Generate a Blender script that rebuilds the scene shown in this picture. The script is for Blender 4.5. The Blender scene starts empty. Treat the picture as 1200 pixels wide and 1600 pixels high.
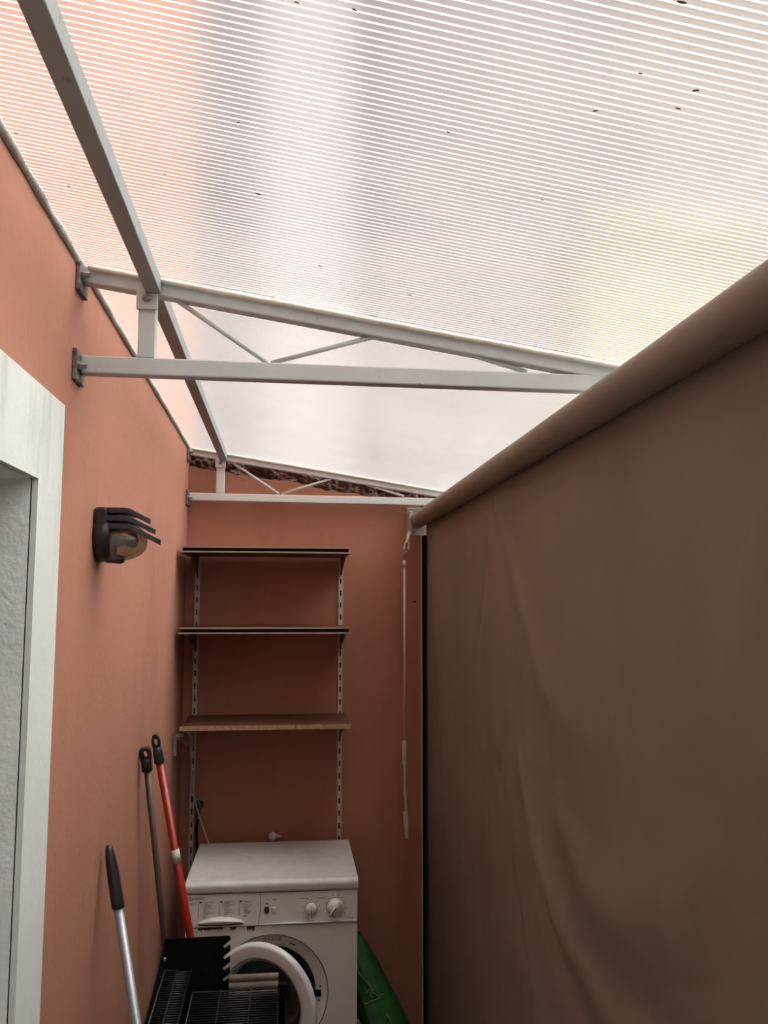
import bpy, bmesh, math, random
from mathutils import Vector, Matrix, noise
PI = math.pi
R = math.radians
random.seed(4)
S = bpy.context.scene
COL = S.collection

# ------------------------------------------------------------------ camera
FPX, YAW, PITCH, ROLL = 1343.1, R(6.2157), R(6.0135), R(0.0982)
CAMZ = 1.80
cd = bpy.data.cameras.new('camera')
cd.sensor_fit = 'VERTICAL'
cd.sensor_height = 36.0
cd.lens = 36.0 * FPX / 1600.0
cd.clip_start = 0.02
cam = bpy.data.objects.new('camera', cd)
COL.objects.link(cam)
f = Vector((math.sin(YAW)*math.cos(PITCH), math.cos(YAW)*math.cos(PITCH), math.sin(PITCH)))
r0 = Vector((math.cos(YAW), -math.sin(YAW), 0)); u0 = r0.cross(f)
rr = r0*math.cos(ROLL) + u0*math.sin(ROLL); uu = -r0*math.sin(ROLL) + u0*math.cos(ROLL)
cam.matrix_world = Matrix(((rr.x, uu.x, -f.x, 0), (rr.y, uu.y, -f.y, 0), (rr.z, uu.z, -f.z, CAMZ), (0, 0, 0, 1)))
S.camera = cam

# ------------------------------------------------------------------ light
wd = bpy.data.worlds.new('overcast_sky'); S.world = wd; wd.use_nodes = True
nt = wd.node_tree; bg = nt.nodes['Background']
tc = nt.nodes.new('ShaderNodeTexCoord'); sp = nt.nodes.new('ShaderNodeSeparateXYZ')
rm = nt.nodes.new('ShaderNodeMapRange'); mxw = nt.nodes.new('ShaderNodeMix'); mxw.data_type = 'RGBA'
nt.links.new(tc.outputs['Generated'], sp.inputs[0]); nt.links.new(sp.outputs['Z'], rm.inputs['Value'])
rm.inputs['From Min'].default_value = 0.0; rm.inputs['From Max'].default_value = 1.0
pw = nt.nodes.new('ShaderNodeMath'); pw.operation = 'POWER'; pw.inputs[1].default_value = 1.5
nt.links.new(rm.outputs[0], pw.inputs[0]); nt.links.new(pw.outputs[0], mxw.inputs['Factor'])
mxw.inputs['A'].default_value = (0.16, 0.158, 0.155, 1); mxw.inputs['B'].default_value = (2.05, 2.03, 1.97, 1)
nt.links.new(mxw.outputs['Result'], bg.inputs['Color'])
# the overcast is brighter towards the open right side, where the sun stands behind cloud
SUNWARD = (0.76, 0.20, 0.62); LOBE = 2.6
dt = nt.nodes.new('ShaderNodeVectorMath'); dt.operation = 'DOT_PRODUCT'; dt.inputs[1].default_value = SUNWARD
nt.links.new(tc.outputs['Generated'], dt.inputs[0])
mxm = nt.nodes.new('ShaderNodeMath'); mxm.operation = 'MAXIMUM'; mxm.inputs[1].default_value = 0.0
pw2 = nt.nodes.new('ShaderNodeMath'); pw2.operation = 'POWER'; pw2.inputs[1].default_value = 3.0
ma = nt.nodes.new('ShaderNodeMath'); ma.operation = 'MULTIPLY_ADD'; ma.inputs[1].default_value = LOBE; ma.inputs[2].default_value = 0.75
nt.links.new(dt.outputs['Value'], mxm.inputs[0]); nt.links.new(mxm.outputs[0], pw2.inputs[0]); nt.links.new(pw2.outputs[0], ma.inputs[0]); nt.links.new(ma.outputs[0], bg.inputs['Strength'])
EXPOSURE = 1.20
S.view_settings.view_transform = 'Standard'; S.view_settings.look = 'None'
S.view_settings.gamma = 1.0; S.view_settings.use_curve_mapping = False
S.view_settings.exposure = EXPOSURE
cy = S.cycles
cy.max_bounces = 10; cy.diffuse_bounces = 6; cy.transparent_max_bounces = 40; cy.transmission_bounces = 8
cy.use_denoising = True

# ------------------------------------------------------------------ materials
def mat(name, col, rough=0.6, metal=0.0, spec=0.5, var=0.0, vscale=8.0, col2=None, bump=0.0, bscale=60.0, stretch=(1, 1, 1), coat=0.0):
    m = bpy.data.materials.new(name); m.use_nodes = True
    n = m.node_tree.nodes; l = m.node_tree.links
    b = n['Principled BSDF']
    b.inputs['Base Color'].default_value = (*col, 1)
    b.inputs['Roughness'].default_value = rough; b.inputs['Metallic'].default_value = metal
    b.inputs['Specular IOR Level'].default_value = spec
    b.inputs['Coat Weight'].default_value = coat
    t = n.new('ShaderNodeTexCoord'); mp = n.new('ShaderNodeMapping'); mp.inputs['Scale'].default_value = stretch
    l.new(t.outputs['Object'], mp.inputs[0])
    if var or col2:
        ns = n.new('ShaderNodeTexNoise'); ns.inputs['Scale'].default_value = vscale; ns.inputs['Detail'].default_value = 6
        ns.inputs['Roughness'].default_value = 0.62
        l.new(mp.outputs[0], ns.inputs['Vector'])
        rp = n.new('ShaderNodeMapRange'); rp.inputs['From Min'].default_value = 0.35; rp.inputs['From Max'].default_value = 0.65
        l.new(ns.outputs['Fac'], rp.inputs['Value'])
        mx = n.new('ShaderNodeMix'); mx.data_type = 'RGBA'
        c2 = col2 if col2 else tuple(c*(1-var) for c in col)
        mx.inputs['A'].default_value = (*col, 1); mx.inputs['B'].default_value = (*c2, 1)
        l.new(rp.outputs[0], mx.inputs['Factor']); l.new(mx.outputs['Result'], b.inputs['Base Color'])
    if bump:
        nb = n.new('ShaderNodeTexNoise'); nb.inputs['Scale'].default_value = bscale; nb.inputs['Detail'].default_value = 5
        l.new(mp.outputs[0], nb.inputs['Vector'])
        bp = n.new('ShaderNodeBump'); bp.inputs['Strength'].default_value = bump; bp.inputs['Distance'].default_value = 0.004
        l.new(nb.outputs['Fac'], bp.inputs['Height']); l.new(bp.outputs[0], b.inputs['Normal'])
    return m

def masked(m, col, scale, lo, hi, stretch=(1, 1, 1), amount=1.0, zlo=None, zhi=None, axis='Z'):
    """lays stains of a second colour over a material: noise mask, optionally growing between two heights"""
    n = m.node_tree.nodes; l = m.node_tree.links; b = n['Principled BSDF']
    src = b.inputs['Base Color'].links[0].from_socket if b.inputs['Base Color'].links else None
    t = n.new('ShaderNodeTexCoord'); mp = n.new('ShaderNodeMapping'); mp.inputs['Scale'].default_value = stretch
    l.new(t.outputs['Object'], mp.inputs[0])
    ns = n.new('ShaderNodeTexNoise'); ns.inputs['Scale'].default_value = scale; ns.inputs['Detail'].default_value = 7
    ns.inputs['Roughness'].default_value = 0.65
    l.new(mp.outputs[0], ns.inputs['Vector'])
    rp = n.new('ShaderNodeMapRange'); rp.inputs['From Min'].default_value = lo; rp.inputs['From Max'].default_value = hi
    rp.inputs['To Max'].default_value = amount
    l.new(ns.outputs['Fac'], rp.inputs['Value']); fac = rp.outputs[0]
    if zlo is not None:
        s = n.new('ShaderNodeSeparateXYZ'); l.new(t.outputs['Object'], s.inputs[0])
        r2 = n.new('ShaderNodeMapRange'); r2.inputs['From Min'].default_value = zlo; r2.inputs['From Max'].default_value = zhi
        l.new(s.outputs[axis], r2.inputs['Value'])
        mu = n.new('ShaderNodeMath'); mu.operation = 'MULTIPLY'; l.new(fac, mu.inputs[0]); l.new(r2.outputs[0], mu.inputs[1]); fac = mu.outputs[0]
    mx = n.new('ShaderNodeMix'); mx.data_type = 'RGBA'
    if src: l.new(src, mx.inputs['A'])
    else: mx.inputs['A'].default_value = b.inputs['Base Color'].default_value
    mx.inputs['B'].default_value = (*col, 1)
    l.new(fac, mx.inputs['Factor']); l.new(mx.outputs['Result'], b.inputs['Base Color'])
    return m

def sheet_mat(name, trans, body, gloss=0.06, tint=(1, 1, 1), dirt=True):
    """clear plastic: part see-through, part milky"""
    m = bpy.data.materials.new(name); m.use_nodes = True
    n = m.node_tree.nodes; l = m.node_tree.links
    for x in list(n): n.remove(x)
    out = n.new('ShaderNodeOutputMaterial')
    tr = n.new('ShaderNodeBsdfTransparent'); tr.inputs[0].default_value = (*tint, 1)
    tl = n.new('ShaderNodeBsdfTranslucent'); tl.inputs[0].default_value = (*body, 1)
    df = n.new('ShaderNodeBsdfDiffuse'); df.inputs[0].default_value = (*body, 1)
    gl = n.new('ShaderNodeBsdfGlossy'); gl.inputs['Roughness'].default_value = 0.25
    m1 = n.new('ShaderNodeMixShader'); m1.inputs[0].default_value = 0.3
    l.new(tl.outputs[0], m1.inputs[1]); l.new(df.outputs[0], m1.inputs[2])
    m2 = n.new('ShaderNodeMixShader'); m2.inputs[0].default_value = 1 - trans
    l.new(tr.outputs[0], m2.inputs[1]); l.new(m1.outputs[0], m2.inputs[2])
    m3 = n.new('ShaderNodeMixShader'); m3.inputs[0].default_value = gloss
    l.new(m2.outputs[0], m3.inputs[1]); l.new(gl.outputs[0], m3.inputs[2])
    l.new(m3.outputs[0], out.inputs[0])
    if dirt:
        t = n.new('ShaderNodeTexCoord'); ns = n.new('ShaderNodeTexNoise'); ns.inputs['Scale'].default_value = 3.2
        ns.inputs['Detail'].default_value = 7; l.new(t.outputs['Object'], ns.inputs['Vector'])
        rp = n.new('ShaderNodeMapRange'); rp.inputs['From Min'].default_value = 0.3; rp.inputs['From Max'].default_value = 0.7
        rp.inputs['To Min'].default_value = 1 - trans - 0.05; rp.inputs['To Max'].default_value = 1 - trans + 0.05
        l.new(ns.outputs['Fac'], rp.inputs['Value']); l.new(rp.outputs[0], m2.inputs[0])
    return m

SALMON = (0.395, 0.170, 0.107)
M_wall = mat('salmon_render', SALMON, 0.85, var=0.0, col2=(0.36, 0.152, 0.094), vscale=2.2, bump=0.22, bscale=55)
masked(M_wall, (0.285, 0.112, 0.070), 3.0, 0.52, 0.72, (1, 1, 0.35), 0.55)
masked(M_wall, (0.44, 0.205, 0.135), 22.0, 0.62, 0.72, (1, 1, 0.8), 0.25)
M_jamb = mat('white_plaster', (0.66, 0.68, 0.64), 0.85, var=0.07, vscale=5, bump=0.25, bscale=45)
masked(M_jamb, (0.33, 0.34, 0.28), 7.0, 0.50, 0.68, (1, 1.8, 0.30), 0.6, 1.75, 2.2)
M_reveal = mat('grey_plaster', (0.78, 0.80, 0.77), 0.9, var=0.12, vscale=6, bump=0.6, bscale=70)
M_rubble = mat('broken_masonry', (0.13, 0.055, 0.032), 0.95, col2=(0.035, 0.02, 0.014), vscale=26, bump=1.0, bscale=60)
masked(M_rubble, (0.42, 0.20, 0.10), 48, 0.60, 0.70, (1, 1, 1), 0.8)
M_steel = mat('grey_paint', (0.49, 0.52, 0.505), 0.45, var=0.06, vscale=12, bump=0.05, bscale=120)
masked(M_steel, (0.10, 0.085, 0.075), 30, 0.66, 0.74, (1, 1, 1), 0.7)
M_steel_b = mat('pale_paint', (0.60, 0.60, 0.58), 0.45, var=0.05, vscale=12)
masked(M_steel_b, (0.28, 0.20, 0.15), 40, 0.68, 0.76, (1, 1, 1), 0.6)
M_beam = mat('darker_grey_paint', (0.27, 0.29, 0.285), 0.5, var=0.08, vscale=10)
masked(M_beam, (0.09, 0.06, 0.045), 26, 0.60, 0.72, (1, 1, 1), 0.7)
M_rust = mat('rusty_plate', (0.22, 0.20, 0.185), 0.7, col2=(0.055, 0.035, 0.026), vscale=45, bump=0.5, bscale=120)
M_bolt = mat('bolt_steel', (0.25, 0.24, 0.23), 0.4, metal=0.7)
M_seal = mat('sealant', (0.44, 0.43, 0.39), 0.8, col2=(0.27, 0.26, 0.235), vscale=20, bump=0.5, bscale=90)
M_foam = mat('cream_gasket', (0.72, 0.70, 0.60), 0.7, var=0.15, vscale=30)
M_fabric = mat('taupe_awning_cloth', (0.215, 0.165, 0.125), 0.85, var=0.10, vscale=4, bump=0.12, bscale=500)
masked(M_fabric, (0.172, 0.130, 0.098), 2.0, 0.48, 0.68, (1, 1, 0.4), 0.7)
M_tube = mat('taupe_roll_cloth', (0.20, 0.155, 0.118), 0.75, var=0.10, vscale=7, bump=0.1, bscale=300)
M_black = mat('matte_black', (0.004, 0.004, 0.004), 0.95, spec=0.05)
M_blackpl = mat('black_plastic', (0.016, 0.016, 0.018), 0.35)
M_trim = mat('pale_trim', (0.46, 0.40, 0.36), 0.5)
M_white_br = mat('white_bracket', (0.38, 0.36, 0.30), 0.5, var=0.15, vscale=30)
M_cream_pl = mat('cream_plastic', (0.52, 0.44, 0.36), 0.45)
M_cord = mat('ivory_rod', (0.50, 0.40, 0.34), 0.4)
M_upright = mat('ivory_upright', (0.55, 0.49, 0.42), 0.5, var=0.1, vscale=20)
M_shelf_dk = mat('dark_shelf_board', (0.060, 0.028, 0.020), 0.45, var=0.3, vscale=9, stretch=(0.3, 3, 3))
M_shelf_edge = mat('laminate_edge', (0.34, 0.235, 0.155), 0.6, var=0.15, vscale=20)
M_shelf_chip = mat('chipboard_edge', (0.42, 0.29, 0.18), 0.8, col2=(0.27, 0.17, 0.10), vscale=120)
M_shelf_top = mat('red_brown_veneer', (0.13, 0.045, 0.028), 0.45, col2=(0.075, 0.025, 0.017), vscale=8, stretch=(0.4, 4, 4))
M_brkt_shade = mat('shaded_bracket', (0.10, 0.06, 0.045), 0.5)  # brown puts the shade under the shelves into the bracket colour
M_enam = mat('white_enamel', (0.80, 0.79, 0.75), 0.28, var=0.03, vscale=3, coat=0.3)
M_enam_top = mat('dusty_white_top', (0.60, 0.585, 0.565), 0.42, var=0.0, col2=(0.52, 0.505, 0.49), vscale=30)
M_panel = mat('panel_plastic', (0.78, 0.76, 0.71), 0.38, var=0.04, vscale=6)
M_body = mat('yellowed_enamel', (0.72, 0.72, 0.655), 0.3, var=0.05, vscale=4, coat=0.2)
masked(M_body, (0.42, 0.32, 0.18), 9, 0.58, 0.74, (1, 1, 1), 0.6)
M_ringgrey = mat('grey_surround', (0.80, 0.80, 0.75), 0.4)
M_gasket = mat('dark_gasket', (0.045, 0.047, 0.05), 0.55)
M_doorw = mat('door_ring_plastic', (0.76, 0.76, 0.74), 0.3, coat=0.3)
M_doorg = mat('door_inner_ring', (0.45, 0.45, 0.43), 0.35)
M_ink = mat('dark_print', (0.06, 0.06, 0.065), 0.6)
M_ink_l = mat('grey_print', (0.22, 0.22, 0.22), 0.6)
M_red_ink = mat('red_print', (0.55, 0.06, 0.05), 0.6)
M_rustchip = mat('rust_chip', (0.07, 0.025, 0.015), 0.9, col2=(0.16, 0.07, 0.03), vscale=80)
M_drum = mat('drum_steel', (0.10, 0.10, 0.105), 0.35, metal=0.8)
M_grill = mat('sooty_black_steel', (0.012, 0.011, 0.010), 0.9, spec=0.03, var=0.4, vscale=20, bump=0.3, bscale=90)
M_wire = mat('greasy_wire', (0.030, 0.024, 0.020), 0.45, metal=0.2, var=0.4, vscale=40)
M_rib = mat('grey_ribbed_metal', (0.36, 0.34, 0.31), 0.45, metal=0.25, col2=(0.20, 0.17, 0.14), vscale=16)
M_red = mat('red_handle', (0.32, 0.015, 0.011), 0.35, var=0.1)
M_brownh = mat('brown_handle', (0.105, 0.072, 0.060), 0.35, metal=0.3)
M_alu = mat('aluminium_handle', (0.33, 0.345, 0.37), 0.42, metal=0.45)
M_tape = mat('white_tape', (0.62, 0.58, 0.52), 0.7)
M_bag = mat('green_plastic_bag', (0.022, 0.150, 0.018), 0.45, col2=(0.014, 0.09, 0.018), vscale=9, coat=0.1, bump=1.0, bscale=14)
M_bag_d = mat('dark_green_bag', (0.010, 0.035, 0.020), 0.4)
M_bagprint = mat('pale_bag_print', (0.22, 0.30, 0.20), 0.6)
M_stick = mat('grey_stick', (0.20, 0.18, 0.16), 0.7)
M_whitepl = mat('white_plastic', (0.55, 0.53, 0.52), 0.4)
M_floor = mat('grey_concrete', (0.13, 0.12, 0.11), 0.9, var=0.2, vscale=3, bump=0.4, bscale=40)
M_leaf = mat('dead_leaf', (0.14, 0.075, 0.035), 0.9)
M_doorpaint = mat('painted_door', (0.35, 0.35, 0.34), 0.5)
def facade(name, c, c2, v=0.6): return mat(name, c, 0.9, col2=c2, vscale=v)
M_fmauve = facade('mauve_facade', (0.30, 0.25, 0.275), (0.24, 0.205, 0.235))
M_fpink = facade('pink_facade', (0.44, 0.375, 0.395), (0.38, 0.33, 0.35))
M_fcream = facade('cream_facade', (0.50, 0.44, 0.41), (0.46, 0.40, 0.38))
M_fyellow = facade('yellow_facade', (0.72, 0.64, 0.38), (0.68, 0.60, 0.35))
M_fwhite = facade('white_facade', (0.86, 0.82, 0.82), (0.78, 0.74, 0.76))
M_fwin = mat('shutter_grey', (0.26, 0.27, 0.30), 0.6)
M_pipe = mat('grey_downpipe', (0.07, 0.085, 0.10), 0.6)
M_skin = sheet_mat('clear_twinwall_skin', 0.94, (0.62, 0.60, 0.56))
M_web = sheet_mat('clear_twinwall_web', 0.92, (0.97, 0.97, 0.96), 0.02, dirt=False)
M_rib_glint = sheet_mat('milky_rib_glint', 0.18, (0.84, 0.83, 0.81), 0.02, dirt=False)  # whitish colour imitates the bright lines of light in clear webs

def frosted_mat(name, trans, body, ior, rough):
    m = sheet_mat(name, trans, body, 0.03, dirt=True)
    n = m.node_tree.nodes; l = m.node_tree.links
    tr = next(x for x in n if x.type == 'BSDF_TRANSPARENT')
    rf = n.new('ShaderNodeBsdfRefraction'); rf.inputs['IOR'].default_value = ior; rf.inputs['Roughness'].default_value = rough
    for k in list(tr.outputs[0].links):
        t = k.to_socket; l.remove(k); l.new(rf.outputs[0], t)
    return m
M_skin_top = frosted_mat('frosted_twinwall_skin', 0.90, (0.60, 0.58, 0.54), 1.04, 0.6)

def glass_mat(name, tint, trans, rough=0.03, body=(0.3, 0.3, 0.28)):
    m = sheet_mat(name, trans, body, 0.10, tint, dirt=False)
    for x in m.node_tree.nodes:
        if x.type == 'BSDF_GLOSSY': x.inputs['Roughness'].default_value = rough
    return m
M_lens = glass_mat('lamp_glass', (0.80, 0.78, 0.70), 0.62, 0.06, (0.32, 0.30, 0.24))
M_bowl = glass_mat('door_glass', (0.35, 0.36, 0.36), 0.85, 0.04, (0.2, 0.2, 0.2))

# ------------------------------------------------------------------ builders
class MB:
    def __init__(s): s.bm = bmesh.new(); s.mats = []; s.cur = 0
    def use(s, m):
        if m not in s.mats: s.mats.append(m)
        s.cur = s.mats.index(m); return s
    def _f(s, vs, smooth=False):
        try: fc = s.bm.faces.new(vs)
        except ValueError: return None
        fc.material_index = s.cur; fc.smooth = smooth; return fc
    def box(s, x0, x1, y0, y1, z0, z1):
        v = [s.bm.verts.new((x, y, z)) for x in (x0, x1) for y in (y0, y1) for z in (z0, z1)]
        for q in ((0, 1, 3, 2), (4, 6, 7, 5), (0, 4, 5, 1), (2, 3, 7, 6), (0, 2, 6, 4), (1, 5, 7, 3)): s._f([v[i] for i in q])
        return s
    def hexa(s, p):   # 8 points, same order as box
        v = [s.bm.verts.new(q) for q in p]
        for q in ((0, 1, 3, 2), (4, 6, 7, 5), (0, 4, 5, 1), (2, 3, 7, 6), (0, 2, 6, 4), (1, 5, 7, 3)): s._f([v[i] for i in q])
        return s
    def bar(s, a, b, w, h, up=(0, 0, 1)):   # rectangular bar from a to b
        a = Vector(a); b = Vector(b); d = (b-a).normalized(); sd = d.cross(Vector(up)).normalized(); u = sd.cross(d)
        s.hexa([p + sd*i*w/2 + u*j*h/2 for p in (a, b) for i in (-1, 1) for j in (-1, 1)])
        return s
    def tube(s, pts, r, n=14, cap=True, smooth=True, rs=None):
        pts = [Vector(p) for p in pts]; rings = []
        prev = None
        for i, p in enumerate(pts):
            if i == 0: d = pts[1]-p
            elif i == len(pts)-1: d = p-pts[-2]
            else: d = (pts[i+1]-p).normalized() + (p-pts[i-1]).normalized()
            d.normalize()
            if prev is None:
                ref = Vector((0, 0, 1)) if abs(d.z) < 0.9 else Vector((1, 0, 0))
                a = d.cross(ref).normalized()
            else: a = (prev - d*prev.dot(d)).normalized()
            prev = a; b = d.cross(a); q = rs[i] if rs else r
            rings.append([s.bm.verts.new(p + (a*math.cos(t)+b*math.sin(t))*q) for t in [2*PI*k/n for k in range(n)]])
        for i in range(len(rings)-1):
            for k in range(n): s._f([rings[i][k], rings[i][(k+1) % n], rings[i+1][(k+1) % n], rings[i+1][k]], smooth)
        if cap: s._f(rings[0][::-1]); s._f(rings[-1])
        return s
    def lathe(s, prof, origin, axis, n=32, smooth=True, close=False, sy=1.0):   # prof: (r, h) along axis
        o = Vector(origin); ax = Vector(axis).normalized()
        ref = Vector((0, 0, 1)) if abs(ax.z) < 0.9 else Vector((1, 0, 0))
        a = ax.cross(ref).normalized(); b = ax.cross(a); rings = []
        for r, h in prof:
            if r < 1e-6: rings.append([s.bm.verts.new(o+ax*h)])
            else: rings.append([s.bm.verts.new(o+ax*h+(a*math.cos(t)+b*math.sin(t)*sy)*r) for t in [2*PI*k/n for k in range(n)]])
        if close: rings.append(rings[0])
        for i in range(len(rings)-1):
            A, B = rings[i], rings[i+1]
            for k in range(n):
                k2 = (k+1) % n
                if len(A) == 1 and len(B) == 1: continue
                if len(A) == 1: s._f([A[0], B[k2], B[k]], smooth)
                elif len(B) == 1: s._f([A[k], A[k2], B[0]], smooth)
                else: s._f([A[k], A[k2], B[k2], B[k]], smooth)
        return s
    def prism(s, pts, off):   # polygon pts extruded by vector off
        off = Vector(off); a = [s.bm.verts.new(Vector(p)) for p in pts]; b = [s.bm.verts.new(Vector(p)+off) for p in pts]
        s._f(a[::-1]); s._f(b)
        for i in range(len(a)): s._f([a[i], a[(i+1) % len(a)], b[(i+1) % len(a)], b[i]])
        return s
    def grid(s, fn, nu, nv, smooth=True):
        V = [[s.bm.verts.new(fn(i/nu, j/nv)) for j in range(nv+1)] for i in range(nu+1)]
        for i in range(nu):
            for j in range(nv): s._f([V[i][j], V[i+1][j], V[i+1][j+1], V[i][j+1]], smooth)
        return s
    def build(s, name, m=None, parent=None, bevel=0.0, solid=0.0, normals=True):
        if m is not None and not s.mats: s.mats = [m]
        if normals: bmesh.ops.recalc_face_normals(s.bm, faces=s.bm.faces[:])
        me = bpy.data.meshes.new(name); s.bm.to_mesh(me); s.bm.free()
        for q in s.mats: me.materials.append(q)
        o = bpy.data.objects.new(name, me); COL.objects.link(o)
        if parent is not None: o.parent = parent; o.matrix_parent_inverse = Matrix.Translation(parent.location).inverted() if parent.parent is None else Matrix.Identity(4)
        if solid:
            md = o.modifiers.new('solid', 'SOLIDIFY'); md.thickness = solid; md.offset = 0
        if bevel:
            md = o.modifiers.new('bevel', 'BEVEL'); md.width = bevel; md.segments = 2; md.limit_method = 'ANGLE'; md.angle_limit = R(40)
        return o

def thing(name, label, cat, loc=(0, 0, 0), group=None):
    o = bpy.data.objects.new(name, None); COL.objects.link(o); o.location = loc
    o.empty_display_size = 0.05
    o['label'] = label; o['category'] = cat
    if group: o['group'] = group
    return o
def tag(o, label, cat, group=None):
    o['label'] = label; o['category'] = cat
    if group: o['group'] = group
    return o
def struct(o): o['kind'] = 'structure'; return o
def part(mb, name, m, parent, bevel=0.0, solid=0.0, label=None):
    o = mb.build(name, m, None, bevel, solid)
    o.parent = parent
    p = parent; off = Vector((0, 0, 0))
    while p is not None: off += p.location; p = p.parent
    o.data.transform(Matrix.Translation(-off))      # parts are written in world coordinates
    if label: o['label'] = label
    return o
def text_mesh(txt, size, origin, right, up, m, name, parent, thick=0.0002, align='LEFT'):
    cu = bpy.data.curves.new('lettering', 'FONT'); cu.body = txt; cu.size = size; cu.extrude = thick; cu.align_x = align
    to = bpy.data.objects.new('lettering', cu); COL.objects.link(to)
    dg = bpy.context.evaluated_depsgraph_get(); dg.update()
    me = bpy.data.meshes.new_from_object(to.evaluated_get(dg))
    bpy.data.objects.remove(to); bpy.data.curves.remove(cu)
    r = Vector(right).normalized(); u = Vector(up).normalized(); n = r.cross(u)
    me.transform(Matrix(((r.x, u.x, n.x, origin[0]), (r.y, u.y, n.y, origin[1]), (r.z, u.z, n.z, origin[2]), (0, 0, 0, 1))))
    me.materials.clear(); me.materials.append(m)
    return me

# ------------------------------------------------------------------ room shell
XL, YB, ZTOP = -0.43, 3.65, 9.0
YFRONT = -3.2
DO0, DO1, DZ = 0.45, 1.49, 2.012           # door opening in the left wall
w = MB()
w.box(XL-0.32, XL, DO1, YB+0.30, 0, ZTOP)
w.box(XL-0.32, XL, YFRONT, DO0, 0, ZTOP)
w.box(XL-0.32, XL, DO0, DO1, DZ, ZTOP)
struct(w.build('wall_left', M_wall))
w = MB(); w.use(M_reveal)
# plaster lining of the door opening
w.box(XL-0.31, XL-0.002, DO1-0.006, DO1+0.001, 0, DZ)
w.box(XL-0.31, XL-0.002, DO0-0.001, DO0+0.006, 0, DZ)
w.box(XL-0.31, XL-0.002, DO0, DO1, DZ-0.006, DZ+0.001)
struct(w.build('trim_1'))
w = MB()
w.box(XL-0.004, XL+0.008, DO1-0.006, 1.632, 0, 2.165)
w.box(XL-0.004, XL+0.008, DO0-0.145, DO0+0.006, 0, 2.165)
w.box(XL-0.004, XL+0.008, DO0+0.006, DO1-0.006, DZ-0.006, 2.165)
struct(w.build('trim_2', M_jamb))
d = MB(); d.box(XL-0.30, XL-0.255, DO0+0.006, DO1-0.006, 0, DZ-0.006)
dr = struct(d.build('door_1', M_doorpaint))
d = MB(); d.tube([(XL-0.255, 0.56, 1.02), (XL-0.205, 0.56, 1.02), (XL-0.205, 0.68, 1.02)], 0.009)
part(d, 'door_handle', M_bolt, dr)

def roof_z(x, y): return 2.478 - 0.155*(x-XL) - 0.018*(y-1.72)
# back wall: rendered up to an uneven line, broken masonry above it
def edge_z(x):
    t = (x-XL)/(0.62-XL)
    e = 2.372 - 0.155*(x-XL)
    return e + 0.012*noise.noise((x*9, 1.3, 0)) + 0.010*noise.noise((x*31, 4.1, 0))
w = MB(); N = 120
XR = 0.66
for i in range(N):
    xa = XL + (XR-XL)*i/N; xb = XL + (XR-XL)*(i+1)/N
    w.hexa([(xa, YB, 0), (xa, YB, edge_z(xa)), (xa, YB+0.25, 0), (xa, YB+0.25, edge_z(xa)), (xb, YB, 0), (xb, YB, edge_z(xb)), (xb, YB+0.25, 0), (xb, YB+0.25, edge_z(xb))])
bmesh.ops.remove_doubles(w.bm, verts=w.bm.verts[:], dist=1e-5)
# inner faces shared by neighbouring strips go
inner = [fc for fc in w.bm.faces if abs(fc.normal.x) > 0.99 and XL+0.004 < fc.calc_center_median().x < XR-0.004]
bmesh.ops.delete(w.bm, geom=inner, context='FACES')
wb = struct(w.build('wall_back', M_wall))
w = MB()
def rub(i, j):
    x = XL + (XR-XL)*i; zt = roof_z(x, YB)-0.006; zb = edge_z(x)-0.006
    z = zb + (zt-zb)*j
    k = 0.030*noise.noise((x*14, z*22, 3.1)) + 0.022*noise.noise((x*45, z*60, 7.7)) + 0.008*noise.noise((x*130, z*150, 1.7))
    lip = 0.0 if j > 0.02 else 0.012
    return Vector((x, YB + 0.028 - k - lip*0 if j > 0.02 else YB+0.002, z))
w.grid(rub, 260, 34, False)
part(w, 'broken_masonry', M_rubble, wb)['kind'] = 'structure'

w = MB(); w.box(-9, 14, -8, 22, -0.1, 0)
struct(w.build('floor', M_floor))
# sealant line where the roof meets the left wall
w = MB()
pts = []
for k in range(160):
    y = -1.0 + (YB+1.0)*k/159
    pts.append((XL+0.002+0.002*noise.noise((y*9, 0, 0)), y, roof_z(XL, y)-0.001+0.004*noise.noise((y*7, 3, 0))))
w.tube(pts, 0.010, 8, rs=[0.0085+0.003*noise.noise((p[1]*13, 5, 2)) for p in pts])
struct(w.build('trim_3', M_seal))

# ------------------------------------------------------------------ roof sheets (twin-wall, webs run down the slope)
def roof_sheet(name, y0, y1, x0, x1, pitch, label):
    th = 0.006
    s = MB(); s.use(M_skin)
    for dz in (0.0, th):
        n = 14
        for i in range(n):
            ya = y0+(y1-y0)*i/n; yb = y0+(y1-y0)*(i+1)/n
            v = [s.bm.verts.new(p) for p in ((x0, ya, roof_z(x0, ya)+dz), (x0, yb, roof_z(x0, yb)+dz), (x1, yb, roof_z(x1, yb)+dz), (x1, ya, roof_z(x1, ya)+dz))]
            s.use(M_skin if dz == 0 else M_skin_top); s._f(v)
    s.use(M_web); y = y0; t = 0.0011
    while y < y1:
        a, b = roof_z(x0, y), roof_z(x1, y)
        s.use(M_web)
        v = [s.bm.verts.new(p) for p in ((x0, y, a+0.0002), (x1, y, b+0.0002), (x1, y, b+th-0.0002), (x0, y, a+th-0.0002))]
        s._f(v)
        s.use(M_rib_glint)                                # milky strip under each web, standing in for light caught inside it
        v = [s.bm.verts.new(p) for p in ((x0, y-0.0015, a-0.0003), (x1, y-0.0015, b-0.0003), (x1, y+0.0015, b-0.0003), (x0, y+0.0015, a-0.0003))]
        s._f(v)
        y += pitch
    return tag(s.build(name, normals=False), label, 'roof sheet')
roof_sheet('polycarbonate_sheet', -1.0, 1.722, XL+0.004, 1.02, 0.0118, 'large clear ribbed plastic roof sheet overhead, in front of the nearer truss')
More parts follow.
